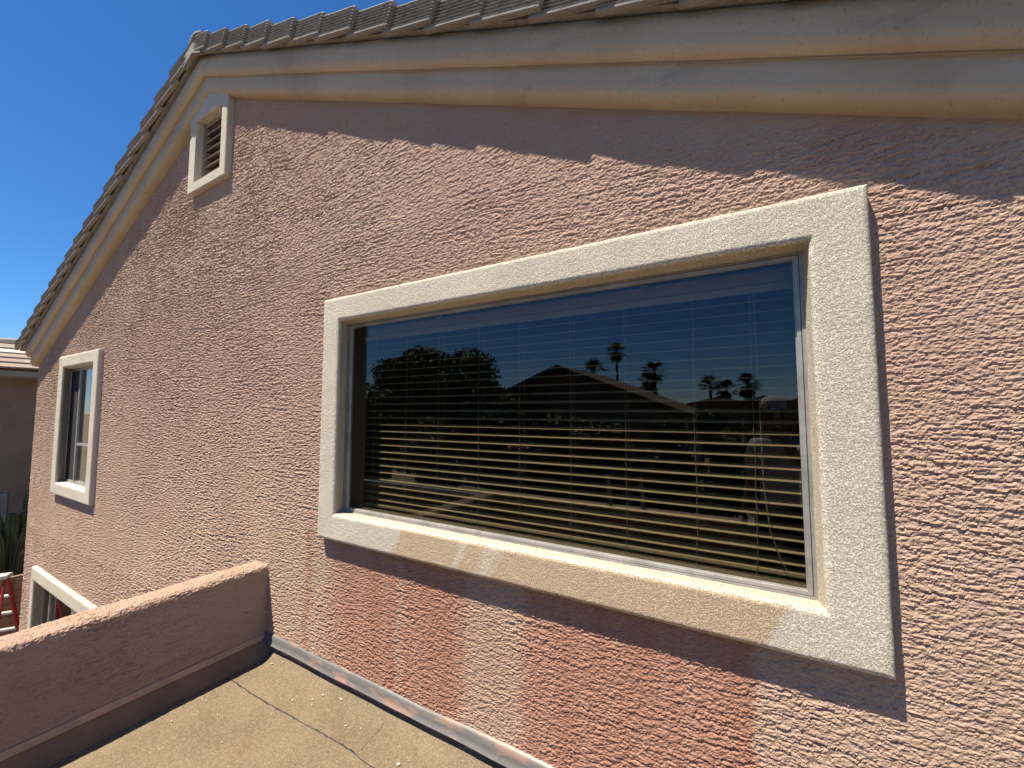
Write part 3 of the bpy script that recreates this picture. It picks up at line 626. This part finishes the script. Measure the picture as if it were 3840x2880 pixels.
# ------------------------------------------------------------------ what the wide window mirrors: ladder, person, trees, houses
M['ladder'] = simple('dull_aluminium', (.50, .50, .49), .4, .1, 5, metal=.4); M['rubber'] = simple('black_rubber', (.02, .02, .02), .7, .2)
el = empty('extension_ladder', (-1.65, -4.0, GZ)); tag(el, 'aluminium extension ladder leaning on the far parapet, mirrored in the wide window', 'ladder'); bpy.context.view_layer.update()
for x in (-1.53, -1.15):
    MB().bar((x, -3.95, GZ), (x, -2.95, .82), .028, .075, (0, 1, 0)).build('rail', M['ladder'], el); MB().box((x, -2.945, .83), (.04, .085, .05)).build('end_cap', M['red'], el, bevel=.005)
    MB().box((x, -3.96, GZ+.04), (.06, .1, .08)).build('foot', M['rubber'], el)
for k in range(12):
    t = .05+.078*k; MB().tube([(-1.53, -3.95+1.0*t, GZ+3.67*t), (-1.15, -3.95+1.0*t, GZ+3.67*t)], .017, 8).build('rung', M['alum'], el)

def skin(name, pts, edges, mat, parent, root=0, sub=2):
    me = bpy.data.meshes.new(name); me.from_pydata([p[:3] for p in pts], edges, []); o = bpy.data.objects.new(name, me); COL.objects.link(o)
    m1 = o.modifiers.new('skin', 'SKIN'); m1.use_smooth_shade = True; m1.branch_smoothing = .4
    for i, p in enumerate(pts): d = me.skin_vertices[0].data[i]; d.radius = (p[3], p[4] if len(p) > 4 else p[3]); d.use_root = (i == root)
    m2 = o.modifiers.new('sub', 'SUBSURF'); m2.levels = m2.render_levels = sub
    me.materials.append(mat)
    if parent: o.parent = parent
    return o
M['skin'] = simple('skin', (.30, .165, .105), .55, .08, 12); M['shirt'] = simple('grey_shirt', (.62, .62, .60), .9, .08, 14, bump=.004, bscale=30); M['trouser'] = simple('dark_trousers', (.045, .045, .05), .9, .15, 20)
M['cap'] = simple('white_cap', (.70, .70, .68), .85, .05, 10); M['capbill'] = simple('blue_cap_peak', (.07, .08, .20), .8, .1); M['hair'] = simple('dark_hair', (.02, .015, .012), .7, .2); M['phone'] = simple('black_phone', (.015, .015, .017), .25, .1); M['shoe'] = simple('tan_boot', (.16, .10, .06), .7, .2)
# local frame of the person: +y the way he faces, +x his right
per = empty('person', (.12, -2.13, DZ)); tag(per, 'person in white cap and grey shirt holding up a phone, mirrored in the wide window', 'person')
bz = lambda z: z-.0
B = [(0, -.02, .95, .14, .10), (0, -.02, 1.08, .13, .09), (0, -.03, 1.25, .15, .10), (0, -.03, 1.40, .13, .09), (0, -.02, 1.485, .055, .055), (0, .0, 1.55, .052, .055), (0, .015, 1.62, .070, .085), (0, .012, 1.70, .072, .092), (0, .005, 1.76, .05, .065),
     (.17, -.03, 1.41, .062), (.235, .09, 1.34, .047), (.262, .19, 1.31, .041), (.232, .28, 1.45, .036), (.195, .355, 1.575, .027),      # right arm raised
     (-.17, -.03, 1.41, .062), (-.225, -.05, 1.16, .044), (-.235, -.03, 1.08, .040), (-.245, .03, .90, .034), (-.245, .06, .81, .026),  # left arm hanging
     (.095, -.02, .88, .085), (.10, -.01, .50, .060), (.105, -.03, .28, .055), (.105, -.04, .08, .040), (.115, .07, .035, .040, .03), (.12, .16, .025, .035, .022),
     (-.095, -.02, .88, .085), (-.11, .0, .50, .060), (-.12, -.02, .28, .055), (-.125, -.03, .08, .040), (-.14, .08, .035, .040, .03), (-.15, .17, .025, .035, .022)]
E_ = [(0, 1), (1, 2), (2, 3), (3, 4), (4, 5), (5, 6), (6, 7), (7, 8), (3, 9), (9, 10), (10, 11), (11, 12), (12, 13), (3, 14), (14, 15), (15, 16), (16, 17), (17, 18), (0, 19), (19, 20), (20, 21), (21, 22), (22, 23), (23, 24), (0, 25), (25, 26), (26, 27), (27, 28), (28, 29), (29, 30)]
body = skin('body', B, E_, M['skin'], per)
def hand(c, fwd, palm, side, curl):
    c = Vector(c); fwd = Vector(fwd).normalized(); palm = Vector(palm).normalized(); lat = fwd.cross(palm)*side
    P = [(*c, .024, .017), (*(c+fwd*.045), .030, .015), (*(c+fwd*.085), .034, .013)]; Ed = [(0, 1), (1, 2)]
    for k, (o, l) in enumerate(((-.027, .072), (-.009, .082), (.010, .076), (.028, .058))):
        b = c+fwd*.085+lat*o; d = fwd.copy(); i0 = 2; p = b
        for s in range(3):
            d = (d+palm*curl*(.5+.3*s)).normalized(); p = p+d*l*(.42, .32, .26)[s]; P.append((*p, .0088-.001*s)); Ed.append((i0, len(P)-1)); i0 = len(P)-1
    p = c+fwd*.03-lat*.03; P.append((*p, .012)); Ed.append((0, len(P)-1)); q = p+(fwd*.6-lat*.55+palm*.25)*.045; P.append((*q, .010)); Ed.append((len(P)-2, len(P)-1)); P.append((*(q+(fwd*.8+palm*.3)*.03), .0085)); Ed.append((len(P)-2, len(P)-1))
    return skin('hand', P, Ed, M['skin'], per, 1, 1)
hand((.195, .36, 1.58), (-.22, .12, .9), (-.9, .1, -.1), 1, .5); hand((-.245, .06, .80), (.03, .12, -1), (.95, .2, 0), 1, .28)
SH = [(0, -.02, .83, .168, .125), (0, -.02, 1.05, .155, .108), (0, -.03, 1.24, .168, .118), (0, -.03, 1.39, .145, .105), (0, -.02, 1.455, .078, .075), (.175, -.03, 1.415, .076), (.215, .05, 1.365, .066), (.245, .12, 1.335, .066), (-.175, -.03, 1.415, .076), (-.215, -.045, 1.25, .066), (-.232, -.05, 1.12, .070)]
skin('shirt', SH, [(0, 1), (1, 2), (2, 3), (3, 4), (3, 5), (5, 6), (6, 7), (3, 8), (8, 9), (9, 10)], M['shirt'], per)
TR = [(0, -.02, .99, .150, .115), (.10, -.02, .84, .10), (.105, -.01, .50, .080), (.107, -.03, .25, .072), (.107, -.03, .09, .074), (-.10, -.02, .84, .10), (-.112, .0, .50, .080), (-.122, -.02, .25, .072), (-.126, -.02, .09, .074)]
skin('trousers', TR, [(0, 1), (1, 2), (2, 3), (3, 4), (0, 5), (5, 6), (6, 7), (7, 8)], M['trouser'], per)
def lathe(name, prof_, c, mat, parent, n=16, sy=1.2):
    v = []; f = []
    for r_, z in prof_:
        for k in range(n): a = 2*math.pi*k/n; v.append((c[0]+r_*math.cos(a), c[1]+r_*sy*math.sin(a), c[2]+z))
    for i in range(len(prof_)-1):
        for k in range(n): f.append((i*n+k, i*n+(k+1) % n, (i+1)*n+(k+1) % n, (i+1)*n+k))
    f.append(tuple((len(prof_)-1)*n+k for k in range(n)))
    o = mesh(name, v, f, mat, None, True); o.parent = parent; return o
cap = lathe('cap', [(.088, 0), (.090, .025), (.086, .06), (.070, .088), (.04, .103), (.012, .108)], (0, .008, 1.70), M['cap'], per)
v = []; f = []
for i in range(9):
    a = R(20+140*i/8)
    for rr, dzz in ((.085, .006), (.105+.055*math.sin(a)**2, -.008), (.105+.055*math.sin(a)**2, -.014), (.085, -.002)): v.append((rr*math.cos(a), .008+rr*1.2*math.sin(a), 1.705+dzz))
for i in range(8):
    for k in range(4): f.append((i*4+k, i*4+(k+1) % 4, i*4+4+(k+1) % 4, i*4+4+k))
pk = mesh('cap_peak', v, f, M['capbill'], None, True); pk.parent = cap
lathe('hair', [(.078, -.07), (.083, -.03), (.084, .02)], (0, -.034, 1.69), M['hair'], per, 16, 1.0)
for sx in (-1, 1):
    e = lathe('eye', [(.004, -.010), (.012, -.004), (.012, .004), (.004, .010)], (sx*.031, .086, 1.665), M['hair'], per, 8, .7)
    er = lathe('ear', [(.008, -.03), (.014, 0), (.016, .022), (.006, .034)], (sx*.078, -.005, 1.645), M['skin'], per, 8, 1.5)
lathe('nose', [(.017, -.02), (.013, -.01), (.007, .018), (.004, .03)], (0, .103, 1.632), M['skin'], per, 8, 1.2)
lathe('mouth', [(.022, -.004), (.026, 0), (.02, .004)], (0, .078, 1.592), M['trouser'], per, 10, .6)
for sx, yy in ((.118, .07), (-.145, .08)):
    o = MB().box((sx, yy-.01, .04), (.095, .27, .085)).build('shoe', M['shoe'], None, True, .03); o.parent = per
per.rotation_euler = (0, 0, YAW)
ph = empty('smartphone', (.012, -1.735, 1.595)); tag(ph, 'black smartphone held up by the person in the white cap, mirrored in the wide window', 'phone')
o = MB().box((0, -.012, 0), (.150, .008, .072)).build('phone_body', M['phone'], None, bevel=.006); o.parent = ph
o = MB().box((.0, -.0165, 0), (.140, .001, .064)).build('screen', M['dark'], None); o.parent = ph
ph.rotation_euler = (0, 0, YAW)

def leafmat(name, a, b):
    t = NT(name); oi = t.add('ShaderNodeNewGeometry'); c = t.mix(oi.outputs['Random Per Island'], a, b); return t.fin(c, .6, None, 0, .3)
M['leaf'] = leafmat('dark_leaf', (.028, .055, .014), (.075, .11, .03)); M['leaf2'] = leafmat('olive_leaf', (.05, .075, .022), (.12, .14, .05)); M['palm'] = leafmat('palm_leaf', (.03, .05, .016), (.08, .095, .035)); M['skirt'] = leafmat('dry_frond', (.10, .07, .035), (.17, .12, .06)); M['bark'] = simple('bark', (.12, .085, .06), .95, .25, 8, bump=.02, bscale=12)
def crown(name, blobs, n, size, mat, parent, seed=0):
    r_ = np.random.default_rng(seed); B_ = np.array(blobs, float); wgt = B_[:, 3]**2; idx = r_.choice(len(B_), n, p=wgt/wgt.sum())
    d = r_.normal(size=(n, 3)); d /= np.linalg.norm(d, axis=1)[:, None]; rad = B_[idx, 3]*r_.uniform(.55, 1.06, n)**.6
    P = B_[idx, :3]+d*rad[:, None]*np.array([1, 1, .85]); a = r_.normal(size=(n, 3)); a /= np.linalg.norm(a, axis=1)[:, None]; b = np.cross(a, d+.3*r_.normal(size=(n, 3))); b /= np.linalg.norm(b, axis=1)[:, None]+1e-9
    s = size*r_.uniform(.5, 1.3, n)[:, None]; V = np.stack([P-a*s*.5, P+b*s*.28, P+a*s*.6, P-b*s*.28], 1).reshape(-1, 3)
    return fastmesh(name, V, np.arange(4*n).reshape(-1, 4), mat, parent, False)
def tree(name, x, y, blobs, n, size, mat, label, trunk=.22, seed=1, group=None, cat='tree'):
    t = empty(name, (x, y, GZ)); tag(t, label, cat, group); bpy.context.view_layer.update()
    bl_ = [(x+a, y+b, GZ+c, r_) for a, b, c, r_ in blobs]; mb = MB(); top_ = max(b[2] for b in bl_); mid = GZ+(top_-GZ)*.35
    mb.tube([(x, y, GZ-.05), (x+.1, y, (GZ+mid)/2), (x, y+.1, mid)], [trunk, trunk*.8, trunk*.6], 8)
    for q in bl_[:7]: mb.tube([(x, y+.1, mid-.2), ((x+q[0])/2, (y+q[1])/2, (mid+q[2])/2+.3), q[:3]], [trunk*.5, trunk*.3, trunk*.1], 6)
    mb.build('trunk', M['bark'], t); crown('crown', bl_, n, size, mat, t, seed); return t
def blobset(rx_, ry_, z0, z1, n, r0_, r1_, seed):
    q = random.Random(seed); out = []
    for i in range(n):
        a = q.random()*2*math.pi; rr = math.sqrt(q.random()); z = q.random(); k = math.sqrt(max(.1, 1-(abs(z-.42)/.62)**2))
        out.append((rx_*rr*math.cos(a)*k, ry_*rr*math.sin(a)*k, z0+(z1-z0)*z, q.uniform(r0_, r1_)))
    return out
tree('shade_tree', -15.6, -15.5, blobset(4.5, 3.0, 2.0, 7.0, 66, .9, 1.5, 3), 46000, .26, M['leaf'], 'broad dark shade tree mirrored in the left half of the wide window', .3, 4)
tree('bushy_tree', -18.6, -13.5, blobset(2.0, 1.5, 1.2, 4.4, 18, .6, 1.0, 15), 9000, .2, M['leaf'], 'dark bushy tree at the left edge of the wide window reflection', .15, 15)
tree('bushy_tree', -12.0, -12.0, blobset(1.4, 1.3, 1.4, 3.6, 14, .5, .9, 5), 9000, .22, M['leaf2'], 'small olive green tree below the shade tree in the wide window', .12, 5)
tree('bushy_tree', -6.0, -13.5, blobset(2.3, 1.5, 1.2, 3.9, 18, .6, 1.0, 6), 12000, .22, M['leaf2'], 'wide bushy tree mirrored below the palms in the wide window', .15, 6)
tree('bushy_tree', -1.9, -15.0, blobset(2.2, 1.5, 1.0, 4.0, 18, .6, 1.0, 8), 12000, .22, M['leaf'], 'dark bushy tree mirrored to the left of the person in the wide window', .15, 7)
tree('feathery_tree', -9.5, -38, blobset(2.2, 1.5, 4.2, 7.2, 14, .5, 1.0, 9), 4500, .25, M['leaf2'], 'feathery tree beneath the twin palms in the wide window', .15, 9)
tree('bushy_tree', -18.5, -6.5, blobset(2.0, 2.0, 1.5, 4.6, 16, .7, 1.1, 12), 5000, .24, M['leaf2'], 'green tree mirrored in the tall window near the corner', .15, 12)
def palm(x, y, top, cr, label, seed, fan=True, skirt=True, n=34):
    q = random.Random(seed); p = empty('palm_tree', (x, y, GZ)); tag(p, label, 'palm tree', 'palms mirrored in the wide window'); bpy.context.view_layer.update(); hc = top-cr*.75
    MB().tube([(x, y, GZ), (x+.15, y, (GZ+hc)/2), (x, y, hc)], [.24, .17, .15], 8).build('trunk', M['bark'], p)
    def frond(mb, el_, az, L_, wd):
        c = Vector((x, y, hc)); d = Vector((math.cos(az)*math.cos(el_), math.sin(az)*math.cos(el_), math.sin(el_))); e = c+d*L_*.55; sd2 = Vector((-math.sin(az), math.cos(az), 0)); upv = sd2.cross(d)
        for k in range(9):
            a = R(-75+150*k/8); tip = e+(d*math.cos(a)+sd2*math.sin(a))*L_*.5*(.8+.3*q.random())+Vector((0, 0, -.14*L_*(.5+q.random()))); b = e+(d*math.cos(a)+sd2*math.sin(a))*.12
            nrm_ = (d*-math.sin(a)+sd2*math.cos(a))*wd; mb.poly([c+d*.05, b+nrm_, tip, b-nrm_])
    mb = MB()
    for k in range(n): frond(mb, R(q.uniform(-25, 80)), q.random()*6.28, cr*q.uniform(.85, 1.15), .07*cr/1.6)
    mb.build('fronds', M['palm'], p)
    if skirt:
        mb = MB()
        for k in range(n//2): frond(mb, R(q.uniform(-75, -40)), q.random()*6.28, cr*q.uniform(.7, 1.0), .07*cr/1.6)
        mb.build('dry_skirt', M['skirt'], p)
palm(-15.2, -50, 10.3, 1.55, 'tallest slender palm above the dark roof mirrored in the window', 1)
palm(-16.5, -45, 7.6, 1.85, 'bushy palm beside the roof slope, left of the tallest palm', 2, skirt=False)
palm(-10.6, -50, 7.75, 1.8, 'taller palm of the close pair in the middle of the reflection', 3)
palm(-11.4, -50, 6.5, 1.4, 'shorter palm of the close pair in the middle of the reflection', 4)
palm(-4.5, -50, 5.7, 1.6, 'spiky palm left of the last reflected palms', 5, skirt=False)
palm(-2.9, -50, 5.1, 1.4, 'low palm between the spiky palm and the shaggy one', 6)
palm(-.85, -50, 5.7, 1.7, 'shaggy palm with a drooping skirt nearest the reflected person', 7, n=44)

M['hwall'] = simple('brown_house_wall', (.26, .19, .13), .9, .1, 2); M['hroof'] = simple('brown_roof', (.13, .095, .075), .9, .2, 3, bump=.03, bscale=6)
def gable_house(x, y, w_, dep, eave, peak, label, seed=0):
    h_ = empty('far_house', (x, y, GZ)); tag(h_, label, 'house', 'houses mirrored in the wide window'); bpy.context.view_layer.update()
    MB().box((x, y-dep/2, (GZ+eave)/2), (w_, dep, eave-GZ)).build('wall', M['hwall'], h_)
    MB().poly([(x-w_/2, y, eave), (x+w_/2, y, eave), (x, y, peak-.25)]).build('gable', M['hwall'], h_)
    o = .6; s_ = (peak-eave)/(w_/2); ze = eave-o*s_
    rf = MB()
    for sg in (-1, 1): rf.poly([(x+sg*(w_/2+o), y+.5, ze), (x, y+.5, peak), (x, y-dep, peak), (x+sg*(w_/2+o), y-dep, ze)]); rf.poly([(x+sg*(w_/2+o), y+.5, ze-.2), (x, y+.5, peak-.2), (x, y+.5, peak), (x+sg*(w_/2+o), y+.5, ze)])
    rf.build('roof', M['hroof'], h_)
    for k in (-1, 1):
        wn_ = MB().box((x+k*w_*.22, y+.03, eave-1.3), (1.3, .08, 1.2)).build('window', M['trim2'], h_); MB().box((x+k*w_*.22, y+.075, eave-1.3), (1.05, .02, .95)).build('pane', M['phone'], wn_)
    return h_
gable_house(-9.95, -20.5, 13.5, 9, 1.65, 4.30, 'nearest brown gabled house in the middle of the reflection')
gable_house(.7, -46, 8, 8, 2.2, 3.15, 'small distant roof just left of the person in the reflection')
gable_house(6.5, -38, 13, 9, 1.6, 4.1, 'dark roof at the right edge of the reflection')
gable_house(-3.2, -44, 12, 8, 1.7, 3.05, 'long low roof beneath the last palms in the reflection')
gable_house(-27, -9.5, 11, 9, 1.4, 3.4, 'tiled house mirrored in the tall window near the corner')
M['para'] = simple('pink_canopy', (.62, .22, .17), .8, .1)
pa = empty('parasol', (-11.3, -17.8, GZ)); tag(pa, 'pink garden parasol standing before the brown house in the reflection', 'parasol'); bpy.context.view_layer.update()
MB().tube([(-11.3, -17.8, GZ), (-11.3, -17.8, .0)], .03, 8).build('pole', M['ladder'], pa)
mb = MB()
for k in range(8): a, b = R(45*k), R(45*k+45); mb.poly([(-11.3, -17.8, .02), (-11.3+1.1*math.cos(a), -17.8+1.1*math.sin(a), -.46), (-11.3+1.1*math.cos(b), -17.8+1.1*math.sin(b), -.46)])
mb.build('canopy', M['para'], pa)
yw = empty('yard_wall', (-2, -9, GZ)); tag(yw, 'long brown garden wall behind the far parapet in the reflection', 'wall'); bpy.context.view_layer.update()
MB().box((-4, -9, GZ+.9), (40, .18, 1.8)).build('panel', M['hwall'], yw); MB().box((-4, -9, GZ+1.83), (40, .24, .06)).build('coping', M['gutter'], yw)
